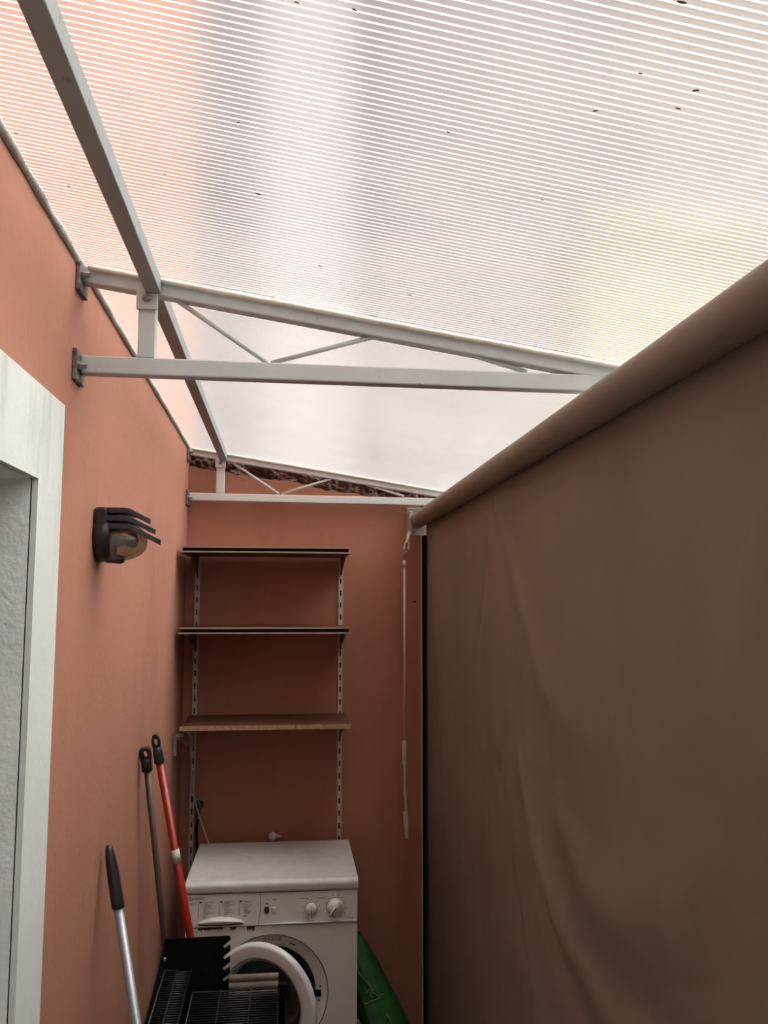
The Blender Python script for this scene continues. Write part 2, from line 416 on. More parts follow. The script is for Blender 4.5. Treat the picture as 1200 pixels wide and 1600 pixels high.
roof_sheet('polycarbonate_sheet', 1.728, YB-0.004, XL+0.004, 1.02, 0.0118, 'hazier clear ribbed plastic roof sheet between the two steel trusses')

# ------------------------------------------------------------------ trusses
def truss(y, zl0, zl1, up_off, m, dia, name, label, w_=0.034, plates=True, depth=0.030, x1=0.66):
    """lower chord, sloping upper chord, one post, a zigzag of rods"""
    t = thing(name, label, 'truss', (XL, y, zl0))
    a = MB(); a.bar((XL+0.012, y, (zl0+zl1)/2), (x1, y, (zl0+zl1)/2-0.008), depth, zl1-zl0); part(a, 'lower_chord', m, t, 0.003)
    zc = lambda x: roof_z(x, y)-0.003-w_/2-0.0
    a = MB(); a.bar((XL+0.010, y, zc(XL+0.01)), (0.95, y, zc(0.95)), depth, w_); part(a, 'upper_chord', m, t, 0.003)
    px0, px1 = (-0.310, -0.276)
    a = MB(); a.box(px0, px1, y-depth/2+0.001, y+depth/2-0.001, zl1-0.001, zc(-0.29)-w_/2+0.004); part(a, 'post', m, t, 0.002)
    zt = zc(-0.29)-w_/2
    a = MB(); a.box(px0-0.004, px1+0.004, y-depth/2-0.005, y-depth/2+0.002, zt-0.034, zt+0.006); part(a, 'bolt_tab', m, t, 0.0015)
    a = MB(); a.lathe([(0, 0), (0.0075, 0), (0.0085, 0.003), (0.007, 0.008), (0, 0.010)], (-0.293, y-depth/2-0.004, zt-0.012), (0, -1, 0), 10); part(a, 'bolt', M_bolt, t)
    for (p, q) in dia:
        a = MB(); pa = Vector((p[0], y, p[1])); pb = Vector((q[0], y, q[1])); a.tube([pa, pb], 0.0048, 10); part(a, 'diagonal_rod', m, t)
    if plates:
        for zz, h in ((zc(XL+0.01), 0.040), ((zl0+zl1)/2, 0.036)):
            a = MB(); a.box(XL+0.0005, XL+0.009, y-0.036, y+0.036, zz-h, zz+h*0.75)
            o = part(a, 'wall_plate', M_rust, t, 0.002)
            for s_ in (-1, 1):
                a = MB(); a.lathe([(0, 0), (0.010, 0), (0.010, 0.006), (0.006, 0.007), (0.0055, 0.017), (0, 0.018)], (XL+0.009, y+s_*0.025, zz-0.002+s_*0.004), (1, 0, 0), 6, False)
                part(a, 'bolt', M_bolt, o)
    return t
truss(1.735, 2.252, 2.288, 0, M_steel, [((-0.272, 2.436), (-0.052, 2.288)), ((-0.044, 2.288), (0.205, 2.362)), ((0.215, 2.362), (0.492, 2.286))],
      'roof_truss', 'larger grey painted steel roof truss nearest the camera, bolted to left wall')
truss(3.60, 2.218, 2.250, 0, M_steel_b, [((-0.262, 2.392), (-0.050, 2.252)), ((-0.042, 2.252), (0.198, 2.330)), ((0.206, 2.330), (0.478, 2.250))],
      'roof_truss', 'smaller pale steel truss along the top of the back wall', plates=True, depth=0.026, w_=0.030)
# pieces of the long beam running front to back under the sheet
def purlin(y0, y1, label, m):
    a = MB(); a.hexa([(x, y, roof_z(-0.28, y)-0.003-dz) for x in (-0.296, -0.266) for y in (y0, y1) for dz in (0.034, 0.0)])
    tag(a.build('roof_beam', m, None, 0.002), label, 'beam', 'beams under the roof sheet')
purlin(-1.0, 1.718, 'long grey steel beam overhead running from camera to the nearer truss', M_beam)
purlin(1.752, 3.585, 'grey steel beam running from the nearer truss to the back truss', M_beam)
# cream gasket between upper chords and sheet
for y, lb in ((1.7130, 'cream foam gasket strip on top of the nearer truss'), (3.5805, 'cream foam gasket strip on top of the back truss')):
    a = MB(); pts = [(x, y, roof_z(x, y)-0.0085+0.0012*noise.noise((x*40, y, 0))) for x in [XL+0.02+(0.9-XL)*k/90 for k in range(91)]]
    a.tube(pts, 0.006, 8, rs=[0.0055+0.0015*noise.noise((p[0]*60, 1, 1)) for p in pts]); tag(a.build('foam_gasket', M_foam), lb, 'gasket')
# beam carrying the low side of the roof, behind the roller tube, and its posts
a = MB(); a.box(0.604, 0.640, -1.0, 3.60, 2.165, 2.232)
tag(a.build('eaves_beam', M_steel, None, 0.002), 'grey steel eaves beam running behind the fabric roller', 'beam')

# ------------------------------------------------------------------ outdoor blind
TX, TZ, TR = 0.535, 2.147, 0.0335
Y0B, Y1B = -0.9, 3.585
bl = thing('roller_blind', 'large taupe brown fabric roller blind covering the right side', 'blind', (TX, Y0B, TZ))
a = MB()
def tubefn(i, j):
    y = Y0B + (Y1B-Y0B)*i; th = 2*PI*j
    r = TR + 0.0008*noise.noise((y*3, math.cos(th)*1.5, math.sin(th)*1.5)) + 0.0007*math.sin(th*1+y*1.1)
    return Vector((TX+r*math.cos(th), y, TZ+r*math.sin(th)))
a.grid(tubefn, 90, 40)
a.lathe([(0, 0), (TR-0.001, 0)], (TX, Y0B, TZ), (0, 1, 0), 40); a.lathe([(0, 0), (TR-0.001, 0)], (TX, Y1B, TZ), (0, 1, 0), 40)
part(a, 'roller_tube', M_tube, bl)
a = MB()
FOLDS = [  # (polyline in the cloth's own y, z), height, width
    ([(2.42, 2.10), (2.49, 1.9), (2.59, 1.72), (2.66, 1.55)], -0.007, 0.030), ([(2.33, 2.10), (2.14, 1.87), (1.93, 1.68), (1.83, 1.56)], 0.009, 0.045),
    ([(2.38, 2.09), (2.24, 1.87), (2.15, 1.69), (2.10, 1.45)], -0.006, 0.030), ([(2.30, 1.36), (2.19, 1.17), (2.06, 0.97), (1.98, 0.80)], -0.012, 0.040),
    ([(2.23, 1.30), (2.13, 1.11), (2.02, 0.95), (1.95, 0.80)], 0.012, 0.035), ([(2.07, 1.42), (1.96, 1.25), (1.78, 1.13), (1.52, 1.13)], 0.020, 0.055),
    ([(2.05, 1.32), (1.94, 1.16), (1.76, 1.04), (1.60, 1.00)], -0.016, 0.055), ([(3.45, 2.0), (3.23, 1.42), (3.04, 0.92)], 0.008, 0.06),
    ([(2.10, 1.85), (1.93, 1.66), (1.77, 1.58), (1.55, 1.53)], 0.008, 0.05), ([(1.79, 1.36), (1.57, 1.27), (1.40, 1.29), (1.20, 1.40)], 0.016, 0.075),
    ([(1.70, 1.16), (1.50, 1.14), (1.33, 1.16), (1.18, 1.26)], -0.016, 0.075), ([(1.11, 1.50), (1.21, 1.35), (1.20, 1.15)], 0.010, 0.06), ([(0.95, 1.95), (1.03, 1.77), (1.15, 1.60)], 0.006, 0.05)]
def seg_dist(p, a, b):
    dx, dy = b[0]-a[0], b[1]-a[1]; t = ((p[0]-a[0])*dx+(p[1]-a[1])*dy)/(dx*dx+dy*dy); t = max(0, min(1, t))
    return math.hypot(p[0]-a[0]-t*dx, p[1]-a[1]-t*dy), t
def fold(y, z):
    d = 2.15 - z; v = 0.0
    for pl, amp, wd_ in FOLDS:
        if not (min(q[0] for q in pl)-0.25 < y < max(q[0] for q in pl)+0.25): continue
        n = len(pl)-1; best = (9, 0)
        for k in range(n):
            q, t = seg_dist((y, z), pl[k], pl[k+1])
            if q < best[0]: best = (q, (k+t)/n)
        g = 0.35+0.65*math.sin(PI*min(1, max(0, 0.08+0.84*best[1])))
        w2 = wd_*(0.55+0.7*best[1]); v += amp*g*math.exp(-(best[0]/w2)**2)
    e = min(1, d/0.6)*max(0.15, min(1, (Y1B-y)/0.5))
    v += (0.022*noise.noise((y*0.9+d*0.35, d*0.45, 2.0)) + 0.012*noise.noise((y*2.6+d*0.9, d*0.8, 6.0)) + 0.003*noise.noise((y*7+d*3.0, d*1.6, 9.0)))*e
    return v
def cloth(i, j):
    y = Y0B+0.01 + (Y1B-0.03-Y0B)*i; z = TZ - (TZ-0.04)*j
    x = TX+TR-0.0005 + 0.004*min(1, j*20)
    return Vector((x - fold(y, z)*min(1, j*25), y, z))
a.grid(cloth, 380, 220)
part(a, 'fabric_sheet', M_fabric, bl, solid=0.0012)
a = MB(); a.tube([(TX+TR+0.003, Y0B, 0.035), (TX+TR+0.003, Y1B-0.02, 0.035)], 0.016); part(a, 'bottom_bar', M_trim, bl)
a = MB(); a.box(0.494, 0.578, YB-0.010, YB-0.002, 2.085, 2.205)
o = part(a, 'end_bracket', M_white_br, bl, 0.003)
a = MB(); a.box(0.515, 0.560, YB-0.062, YB-0.010, 2.125, 2.170); part(a, 'axle_block', M_white_br, o, 0.004)
a = MB(); a.box(0.497, 0.512, YB-0.075, YB-0.008, 2.095, 2.185); part(a, 'gear_box', M_white_br, o, 0.004)
# gear eye with an oval ring
a = MB(); a.tube([(0.503, 3.60, 2.10), (0.490, 3.56, 2.075), (0.4805, 3.53, 2.050)], 0.007, rs=[0.009, 0.007, 0.006])
ring = []
for k in range(25):
    t = 2*PI*k/24; ring.append((0.478+0.0085*math.cos(t)*1.15-0.003*math.sin(t)*-1, 3.52, 2.030+0.021*math.sin(t)))
a.tube(ring, 0.0038, 10, cap=False)
part(a, 'gear_eye', M_cream_pl, bl)
# crank
ck = thing('blind_crank', 'long ivory blind crank rod hanging beside the shade', 'crank', (0.466, 3.50, 0.87))
a = MB(); hk = [(0.476, 3.505, 2.020)]
for k in range(13):
    t = PI*0.95 - PI*1.15*k/12
    hk.append((0.468+0.008*math.cos(t)*-1, 3.505, 2.012-0.002+0.010*math.sin(-t)*-1))
a.tube([(0.4765, 3.51, 2.012), (0.478, 3.51, 2.020), (0.474, 3.51, 2.026), (0.469, 3.51, 2.020), (0.4675, 3.505, 2.00), (0.466, 3.50, 1.965)], 0.0034, 10)
part(a, 'hook', M_bolt, ck)
a = MB(); a.tube([(0.466, 3.5, 1.972), (0.466, 3.5, 1.945)], 0.008, 14); part(a, 'ferrule', M_cream_pl, ck)
a = MB(); a.tube([(0.466, 3.5, 1.95), (0.4665, 3.5, 1.20)], 0.0056, 14); part(a, 'rod', M_cord, ck)
a = MB(); a.tube([(0.4655, 3.5, 1.250), (0.4655, 3.5, 1.155)], 0.0095, 16); part(a, 'upper_grip', M_cream_pl, ck, 0.001)
a = MB(); pts = []; rs = []
for k in range(15):
    t = k/14; pts.append((0.4655+0.006*t+0.0012*math.sin(t*9), 3.5, 1.158-0.195*t)); rs.append(0.0062+0.0010*math.sin(t*14))
a.tube(pts, 0.006, 12, rs=rs); part(a, 'crank_arm', M_cord, ck)
a = MB(); a.tube([(0.4705, 3.5, 0.972), (0.4735, 3.5, 0.868)], 0.010, 16, rs=[0.0105, 0.0092]); part(a, 'lower_grip', M_cream_pl, ck, 0.001)

# side channel of the blind on the back wall
a = MB(); a.box(0.5535, 0.5600, YB-0.018, YB-0.0005, 0.0, 2.085); tag(a.build('side_channel', M_trim, None, 0.001), 'thin pale vertical metal strip on the back wall beside the blind', 'trim strip')
a = MB(); a.box(0.5610, 0.645, 3.574, YB-0.0005, 0.0, 2.082); tag(a.build('light_block_post', M_black), 'black vertical strip between pale trim and brown blind, deepened to block light', 'post')  # black post fills the dark gap, made deep to stop light leaking past
a = MB(); a.lathe([(0, 0), (0.0035, 0.0006), (0.004, 0.0)], (0.531, YB-0.001, 1.804), (0, -1, 0), 10); a.lathe([(0, 0), (0.0025, 0.0006), (0.003, 0.0)], (0.522, YB-0.001, 1.803), (0, -1, 0), 10)
tag(a.build('wall_plug', M_black), 'tiny dark plugged hole in the back wall beside the blind', 'wall plug')

# ------------------------------------------------------------------ wall lamp
LY, LZ = 1.985, 1.950
lt = thing('wall_lamp', 'black outdoor wall lamp with louvred hood and glass dome', 'lamp', (XL, LY, LZ))
a = MB(); a.lathe([(0, 0), (0.058, 0), (0.062, 0.006), (0.060, 0.028), (0.054, 0.034), (0, 0.034)], (XL+0.0005, LY, LZ), (1, 0, 0), 40, sy=1.0)
part(a, 'base', M_blackpl, lt, 0.001)
a = MB(); a.box(XL+0.002, XL+0.030, LY-0.058, LY+0.058, LZ+0.004, LZ+0.058); part(a, 'hood_back', M_blackpl, lt, 0.006)
for k in range(3):
    a = MB(); zz = LZ+0.057-0.0175*k; L = 0.088+0.012*k; pts = []
    for i in range(21):
        t = -PI/2+PI*i/20; pts.append((XL+0.026+L*max(0, math.cos(t))**0.7, LY+0.055*math.sin(t), 0))
    top = [a.bm.verts.new((p[0], p[1], zz - max(0, (p[0]-XL-0.075))*0.50)) for p in pts]
    bot = [a.bm.verts.new((p[0], p[1], zz-0.0125 - max(0, (p[0]-XL-0.075))*0.50)) for p in pts]
    cx = XL+0.026
    for i in range(20):
        a._f([top[i], top[i+1], bot[i+1], bot[i]])
    # top and bottom surfaces as strips across
    for i in range(10):
        a._f([top[i], top[i+1], top[19-i], top[20-i]]); a._f([bot[i], bot[20-i], bot[19-i], bot[i+1]])
    a._f([top[0], bot[0], bot[20], top[20]])
    part(a, 'louvre', M_blackpl, lt, 0.0012)
a = MB(); prof = [(0.046, 0.0)]
for k in range(1, 13):
    t = (PI/2)*k/12; prof.append((0.046*math.cos(t)**0.75 if k < 12 else 0, 0.078*math.sin(t)))
a.lathe(prof, (XL+0.030, LY, LZ-0.014), (1, 0, 0), 36)
gl_ = part(a, 'glass_dome', M_lens, lt, label='clear glass dome')
a = MB(); a.lathe([(0, 0.0), (0.012, 0.002), (0.014, 0.02), (0.010, 0.03), (0.017, 0.042), (0.016, 0.052), (0, 0.058)], (XL+0.031, LY, LZ-0.012), (1, 0, 0), 20)
part(a, 'bulb', M_whitepl, lt)
a = MB(); a.tube([(XL+0.022, LY-0.004, LZ-0.052), (XL+0.052, LY-0.004, LZ-0.055), (XL+0.060, LY-0.004, LZ-0.055)], 0.010, 14, rs=[0.011, 0.010, 0.007]); part(a, 'fixing_knob', M_blackpl, lt)

# ------------------------------------------------------------------ shelving
def upright(x, z0, z1, label):
    a = MB(); y = YB; wdt = 0.019; dp = 0.012
    a.box(x-wdt/2, x-wdt/2+0.0065, y-dp, y-0.0005, z0, z1); a.box(x+wdt/2-0.0065, x+wdt/2, y-dp, y-0.0005, z0, z1)
    z = z0
    while z < z1-0.03:
        a.box(x-wdt/2+0.006, x+wdt/2-0.006, y-dp+0.0005, y-dp+0.002, z, min(z+0.028, z1)); z += 0.050
    a.box(x-wdt/2+0.006, x+wdt/2-0.006, y-dp+0.0005, y-dp+0.002, z1-0.01, z1)
    o = tag(a.build('slotted_upright', M_upright), label, 'shelf upright', 'slotted shelf uprights')
    a = MB(); a.box(x-wdt/2+0.0066, x+wdt/2-0.0066, y-0.0025, y-0.0006, z0, z1); part(a, 'slot_shade_strip', M_black, o)  # black strip stands in for the shade inside the slots
upright(-0.382, 0.62, 2.00, 'ivory slotted shelf upright at the left, next to the salmon corner')
upright(0.2135, 0.70, 2.00, 'ivory slotted shelf upright at the right end of the shelves')
def bracket(parent, x, z, ln, hh, m, label=None):
    a = MB(); a.prism([(x-0.003, YB-0.013, z), (x-0.003, YB-ln, z), (x-0.003, YB-ln, z-0.012), (x-0.003, YB-0.06, z-hh*0.75), (x-0.003, YB-0.030, z-hh), (x-0.003, YB-0.013, z-hh)], (0.006, 0, 0))
    a.box(x-0.010, x+0.010, YB-ln, YB-0.014, z-0.002, z)
    return part(a, 'bracket', m, parent, label=label)
def shelf_double(zt, label, dx0, dx1):
    s = thing('wall_shelf', label, 'shelf', (-0.09, YB, zt-0.03), 'shelves above the washing machine')
    yf = 3.33
    for k, (za, zb, ex) in enumerate(((zt-0.0070, zt, 0.0), (zt-0.0255, zt-0.0195, 0.006))):
        a = MB(); a.use(M_shelf_top); a.box(-0.412+dx0-ex, 0.229+dx1+ex*0.5, yf-ex, YB-0.014, za+0.0004, zb)
        a.use(M_shelf_edge); a.box(-0.412+dx0-ex, 0.229+dx1+ex*0.5, yf-ex-0.0008, yf-ex, za, zb)
        a.use(M_shelf_edge); a.box(0.229+dx1+ex*0.5, 0.2298+dx1+ex*0.5, yf-ex, YB-0.014, za, zb)
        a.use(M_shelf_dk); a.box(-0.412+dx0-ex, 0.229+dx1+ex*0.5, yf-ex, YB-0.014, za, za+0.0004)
        part(a, 'board', None, s)
    a = MB(); a.box(-0.408+dx0, 0.225+dx1, yf+0.004, YB-0.016, zt-0.0192, zt-0.0073); part(a, 'gap_shade_fill', M_black, s)  # black fill stands in for the shaded gap between the two boards
    bracket(s, -0.382, zt-0.026, 0.27, 0.075, M_brkt_shade); bracket(s, 0.2135, zt-0.026, 0.27, 0.075, M_brkt_shade)
shelf_double(2.014, 'double board brown wall shelf, the topmost of the three shelves', 0.0, 0.0)
shelf_double(1.706, 'double board brown wall shelf in the middle of the three shelves', 0.0, 0.002)
s = thing('wall_shelf', 'thick chipboard shelf with red brown top, lowest of the three shelves', 'shelf', (-0.09, YB, 1.33), 'shelves above the washing machine')
yf = 3.315
a = MB(); a.use(M_shelf_top); a.box(-0.398, 0.236, yf, YB-0.013, 1.3255, 1.3420)
a.use(M_shelf_chip); a.box(-0.400, 0.2375, yf-0.001, yf, 1.3253, 1.3422); a.box(0.236, 0.2375, yf, YB-0.013, 1.3255, 1.3418)
part(a, 'board', None, s)
bracket(s, -0.382, 1.3250, 0.25, 0.10, M_white_br, 'pale metal bracket'); bracket(s, 0.2135, 1.3250, 0.25, 0.075, M_brkt_shade)
# loose pale bracket plate seen under the lowest shelf's left end
a = MB(); a.box(-0.4295, -0.4265, 3.392, 3.470, 1.222, 1.292); a.box(-0.4265, -0.4190, 3.392, 3.396, 1.222, 1.292); a.box(-0.4265, -0.400, 3.392, 3.470, 1.290, 1.293)
a.bar((-0.415, 3.396, 1.289), (-0.392, 3.56, 1.235), 0.006, 0.010)
tag(a.build('angle_bracket', M_white_br), 'pale angle bracket on left wall just under the lowest shelf', 'bracket')
# cable and tap
a = MB(); cp = [(-0.393, 3.60, 1.255), (-0.391, 3.61, 1.20), (-0.384, 3.62, 1.13), (-0.376, 3.60, 1.06), (-0.360, 3.580, 1.00), (-0.341, 3.580, 0.94), (-0.320, 3.585, 0.88), (-0.309, 3.59, 0.85), (-0.300, 3.605, 0.80), (-0.29, 3.61, 0.70)]
a.tube(cp, 0.0032, 8); tag(a.build('power_cable', M_cord), 'thin pale cable hanging from the lowest shelf down behind the washing machine', 'cable')
t = thing('water_tap', 'small dark water tap on the back wall left behind the machine', 'tap', (-0.352, YB, 0.965))
a = MB(); a.lathe([(0, 0), (0.017, 0), (0.017, 0.004), (0.009, 0.006), (0.009, 0.050), (0, 0.050)], (-0.352, YB-0.0005, 0.985), (0, -1, 0), 16); a.tube([(-0.352, 3.61, 0.985), (-0.352, 3.605, 0.965), (-0.354, 3.604, 0.935)], 0.009, 12); part(a, 'body', M_gasket, t)
a = MB(); a.tube([(-0.352, 3.605, 0.99), (-0.352, 3.60, 1.015)], 0.005, 10); a.bar((-0.368, 3.60, 1.017), (-0.336, 3.60, 1.017), 0.008, 0.008); part(a, 'lever', M_bolt, t)
a = MB(); a.tube([(-0.354, 3.604, 0.94), (-0.358, 3.604, 0.90), (-0.356, 3.606, 0.84), (-0.345, 3.61, 0.76)], 0.0055, 12); part(a, 'hose', M_grill, t)
a = MB(); a.lathe([(0, 0), (0.004, 0.001), (0.004, 0.004), (0, 0.005)], (-0.3505, 3.592, 0.947), (0, -1, 0), 10); part(a, 'screw', M_whitepl, t)

# ------------------------------------------------------------------ washing machine
WX0, WX1, WF, WBK = -0.338, 0.247, 3.10, 3.575
wm = thing('washing_machine', 'white front loading washing machine with its round door open', 'washing machine', (-0.045, 3.33, 0))
CX, CZ, RO = -0.047, 0.475, 0.195
a = MB(); a.use(M_body)
# cabinet: sides, back, bottom
a.box(WX0, WX0+0.004, WF+0.012, WBK, 0.02, 0.812); a.box(WX1-0.004, WX1, WF+0.012, WBK, 0.02, 0.812)
a.box(WX0, WX1, WBK-0.004, WBK, 0.02, 0.812); a.box(WX0, WX1, WF+0.012, WBK, 0.02, 0.03)
part(a, 'cabinet', None, wm)
a = MB(); fz0, fz1 = 0.06, 0.699
angs = sorted([2*PI*k/96 for k in range(96)] + [math.atan2(z-CZ, x-CX) % (2*PI) for x in (WX0, WX1) for z in (fz0, fz1)])
def rect_pt(t):
    c, s_ = math.cos(t), math.sin(t); k = 1e9
    if c > 1e-9: k = min(k, (WX1-CX)/c)
    if c < -1e-9: k = min(k, (WX0-CX)/c)
    if s_ > 1e-9: k = min(k, (fz1-CZ)/s_)
    if s_ < -1e-9: k = min(k, (fz0-CZ)/s_)
    return CX+c*k, CZ+s_*k
ins = []; outs = []; rim = []
for t in angs:
    x, z = rect_pt(t); outs.append(a.bm.verts.new((x, WF, z))); ins.append(a.bm.verts.new((CX+RO*math.cos(t), WF, CZ+RO*math.sin(t))))
    rim.append(a.bm.verts.new((x, WF+0.014, z)))
n_ = len(angs)
for k in range(n_):
    a._f([ins[k], outs[k], outs[(k+1) % n_], ins[(k+1) % n_]]); a._f([outs[k], rim[k], rim[(k+1) % n_], outs[(k+1) % n_]])
fp = part(a, 'front_panel', M_body, wm)
a = MB(); a.box(WX0+0.01, WX1-0.01, WF+0.01, WF+0.03, 0.0, 0.058); part(a, 'plinth', M_panel, wm)
for x in (WX0+0.05, WX1-0.05):
    for y in (WF+0.06, WBK-0.05):
        a = MB(); a.tube([(x, y, 0), (x, y, 0.022)], 0.018); part(a, 'foot', M_blackpl, wm)
a = MB(); a.lathe([(RO, 0.0), (RO-0.003, 0.006), (0.188, 0.009), (0.158, 0.014), (0.152, 0.018)], (CX, WF, CZ), (0, 1, 0), 96); srr = part(a, 'porthole_surround', M_ringgrey, wm)
a = MB(); a.lathe([(RO+0.0012, -0.0004), (RO-0.0016, 0.0009)], (CX, WF, CZ), (0, 1, 0), 96); part(a, 'rim_seam', M_gasket, srr)
a = MB(); a.lathe([(0.153, 0.016), (0.147, 0.020), (0.140, 0.05), (0.128, 0.055), (0.124, 0.075), (0.135, 0.09)], (CX, WF, CZ), (0, 1, 0), 96); part(a, 'rubber_gasket', M_gasket, wm)
a = MB(); a.lathe([(0.136, 0.088), (0.215, 0.095), (0.215, 0.40), (0, 0.41)], (CX, WF, CZ), (0, 1, 0), 64); part(a, 'drum', M_drum, wm)
# marks on the surround: red print at the top, warning marks right, latch slot
a = MB(); a.use(M_red_ink)
def arc_pt(t, r, dy=-0.0012):
    prof_y = 0.0142-(r-0.158)/(0.188-0.158)*0.005
    return Vector((CX+r*math.cos(t), WF+prof_y+dy, CZ+r*math.sin(t)))
def arc_patch(t0, t1, ra, rb, n=6):
    for k in range(n):
        ta = t0+(t1-t0)*k/n; tb = t0+(t1-t0)*(k+1)/n
        v = [a.bm.verts.new(q) for q in (arc_pt(ta, ra), arc_pt(tb, ra), arc_pt(tb, rb), arc_pt(ta, rb))]; a._f(v)
t0, t1 = R(98.5), R(79.5)
arc_patch(t0, t1, 0.1845, 0.1858); arc_patch(t0, t1, 0.1712, 0.1725)
arc_patch(t0, t0-0.008, 0.1712, 0.1858, 1); arc_patch(t1+0.008, t1, 0.1712, 0.1858, 1)
for k in range(5):
    tt = t0-0.035-k*(t0-t1-0.07)/4; arc_patch(tt+0.012, tt+0.004, 0.174, 0.183, 1); arc_patch(tt-0.004, tt-0.012, 0.174, 0.183, 1); arc_patch(tt+0.012, tt-0.012, 0.177, 0.1795, 1)
part(a, 'red_lettering', None, srr)
for t_a, t_b, r_a, r_b in ((69, 62, 0.170, 0.174), (3.5, 6, 0.1665, 0.172), (-12, -9.5, 0.165, 0.170)):
    a = MB(); a.use(M_ink); arc_patch(R(t_a), R(t_b), r_a, r_b, 3); part(a, 'printed_mark', None, srr)
a = MB(); a.box(CX+0.148, CX+0.172, WF+0.0095, WF+0.016, CZ-0.018, CZ+0.002); part(a, 'latch_slot', M_black, srr)
# rust chips under the control panel
rc = random.Random(3)
for cx_, n_c, w_c, h_c in ((-0.276, 5, 0.016, 0.008), (-0.235, 7, 0.022, 0.006), (-0.178, 3, 0.007, 0.009), (-0.118, 5, 0.010, 0.014)):
    a = MB(); pts = [(cx_-w_c-0.004, WF-0.0004, 0.6993), (cx_+w_c+0.004, WF-0.0004, 0.6993)]
    for k in range(n_c*2+1):
        x = cx_+w_c+0.003-(2*w_c+0.006)*k/(n_c*2); pts.append((x, WF-0.0004, 0.6993-1.5*h_c*(rc.uniform(0.25, 0.6) if k % 2 == 0 else rc.uniform(0.6, 1.0))))
    a.prism(pts, (0, 0.0008, 0)); part(a, 'rust_chip', M_rustchip, fp)
# control panel
a = MB(); a.box(WX0, WX1, WF-0.004, WF+0.014, 0.7015, 0.8135); cp_ = part(a, 'control_panel', M_panel, wm, 0.002)
a = MB(); a.use(M_gasket)
pts = [(-0.0905+0.003*math.sin(k/8*PI)-0.006*(k/8)**2+0.003, WF-0.0045, 0.812-0.109*k/8) for k in range(9)]
a.tube(pts, 0.0009, 6); a.tube([(WX0+0.002, WF-0.0042, 0.8105), (WX1-0.002, WF-0.0042, 0.8105)], 0.0008, 6)
a.tube([(-0.05, WF-0.0042, 0.8075), (0.06, WF-0.0042, 0.8095), (WX1-0.02, WF-0.0042, 0.8100)], 0.0009, 6, rs=[0.0003, 0.0012, 0.0005])
part(a, 'seams', None, cp_)
a = MB()    # raised lip along the bottom right of the control panel
a.tube([(-0.075, WF-0.003, 0.7045), (-0.03, WF-0.006, 0.7065), (WX1-0.004, WF-0.006, 0.7070)], 0.003, 10, rs=[0.001, 0.003, 0.003]); part(a, 'lower_lip', M_enam, cp_)
# drawer handle: a lens-shaped bulge
a = MB(); hx0, hx1, hz = -0.297, -0.140, 0.7135
def hnd(i, j):
    x = hx0+(hx1-hx0)*i; e = math.sin(PI*i)**0.7 if 0 < i < 1 else 0; th = PI*j
    top = 0.022*e
    return Vector((x, WF-0.004-0.016*e*math.sin(th), hz+top*(1-j)+0.0008*(j > 0.99)))
a.grid(hnd, 30, 10); part(a, 'drawer_handle', M_enam, cp_, solid=0.002)
a = MB(); a.tube([(hx0+0.004, WF-0.0055, hz-0.002), ((hx0+hx1)/2, WF-0.014, hz-0.0035), (hx1-0.004, WF-0.0055, hz-0.002)], 0.0016, 8); part(a, 'handle_shade_strip', M_gasket, cp_)  # dark strip drawn in for the shade under the handle
# print: brand, programme table, symbols
yp = WF-0.0046
a = MB(); a.use(M_ink)
for k in range(24):
    t0_, t1_ = 2*PI*k/24, 2*PI*(k+1)/24
    if 0.9 < k/24*4 < 1.1: continue
    v = [a.bm.verts.new((-0.3265+r_*math.cos(t), yp, 0.7970+r_*math.sin(t))) for r_, t in ((0.0055, t0_), (0.0072, t0_), (0.0072, t1_), (0.0055, t1_))]; a._f(v)
a.box(-0.3275, -0.3255, yp-0.0002, yp+0.0001, 0.7940, 0.7985); a.box(-0.3275, -0.3255, yp-0.0002, yp+0.0001, 0.7993, 0.8005)
rp_ = random.Random(9)
part(a, 'brand_emblem', None, cp_); a = MB(); a.use(M_ink)
for k in range(6): a.box(-0.326+k*0.0045, -0.3232+k*0.0045, yp-0.0001, yp+0.0001, 0.7805+rp_.uniform(-.0006, .0006), 0.7822)
part(a, 'model_print', None, cp_)
for cx_ in (-0.288, -0.218, -0.152):
    a = MB(); a.use(M_ink); a.box(cx_-0.004, cx_+0.004, yp-0.0001, yp+0.0001, 0.7815, 0.7865)
    a.box(cx_-0.006, cx_-0.0052, yp-0.0001, yp+0.0001, 0.737, 0.780); a.box(cx_+0.0042, cx_+0.005, yp-0.0001, yp+0.0001, 0.762, 0.780)
    a.use(M_ink_l)
    for k in range(9):
        z = 0.7825-0.0050*k; L = rp_.uniform(0.014, 0.030)
        x = cx_+0.010
        while x < cx_+0.010+L:
            q = rp_.uniform(0.002, 0.005); a.box(x, x+q, yp-0.0001, yp+0.0001, z, z+0.0020); x += q+0.0008
        a.box(cx_-0.0078, cx_-0.0066, yp-0.0001, yp+0.0001, z, z+0.0022)
    a.use(M_ink); a.box(cx_+0.010, cx_+0.0135, yp-0.0001, yp+0.0001, 0.7345, 0.7375); a.box(cx_+0.0145, cx_+0.018, yp-0.0001, yp+0.0001, 0.7345, 0.7375)
    part(a, 'programme_table', None, cp_)
for x0_, n_t in ((-0.066, 3), (-0.045, 4), (0.046, 10), (0.102, 10)):
    a = MB(); a.use(M_ink_l)
    for k in range(n_t): a.box(x0_+k*0.0033, x0_+k*0.0033+0.0024, yp-0.0001, yp+0.0001, 0.7850-0.0003*k, 0.7872)
    part(a, 'printed_caption', None, cp_)
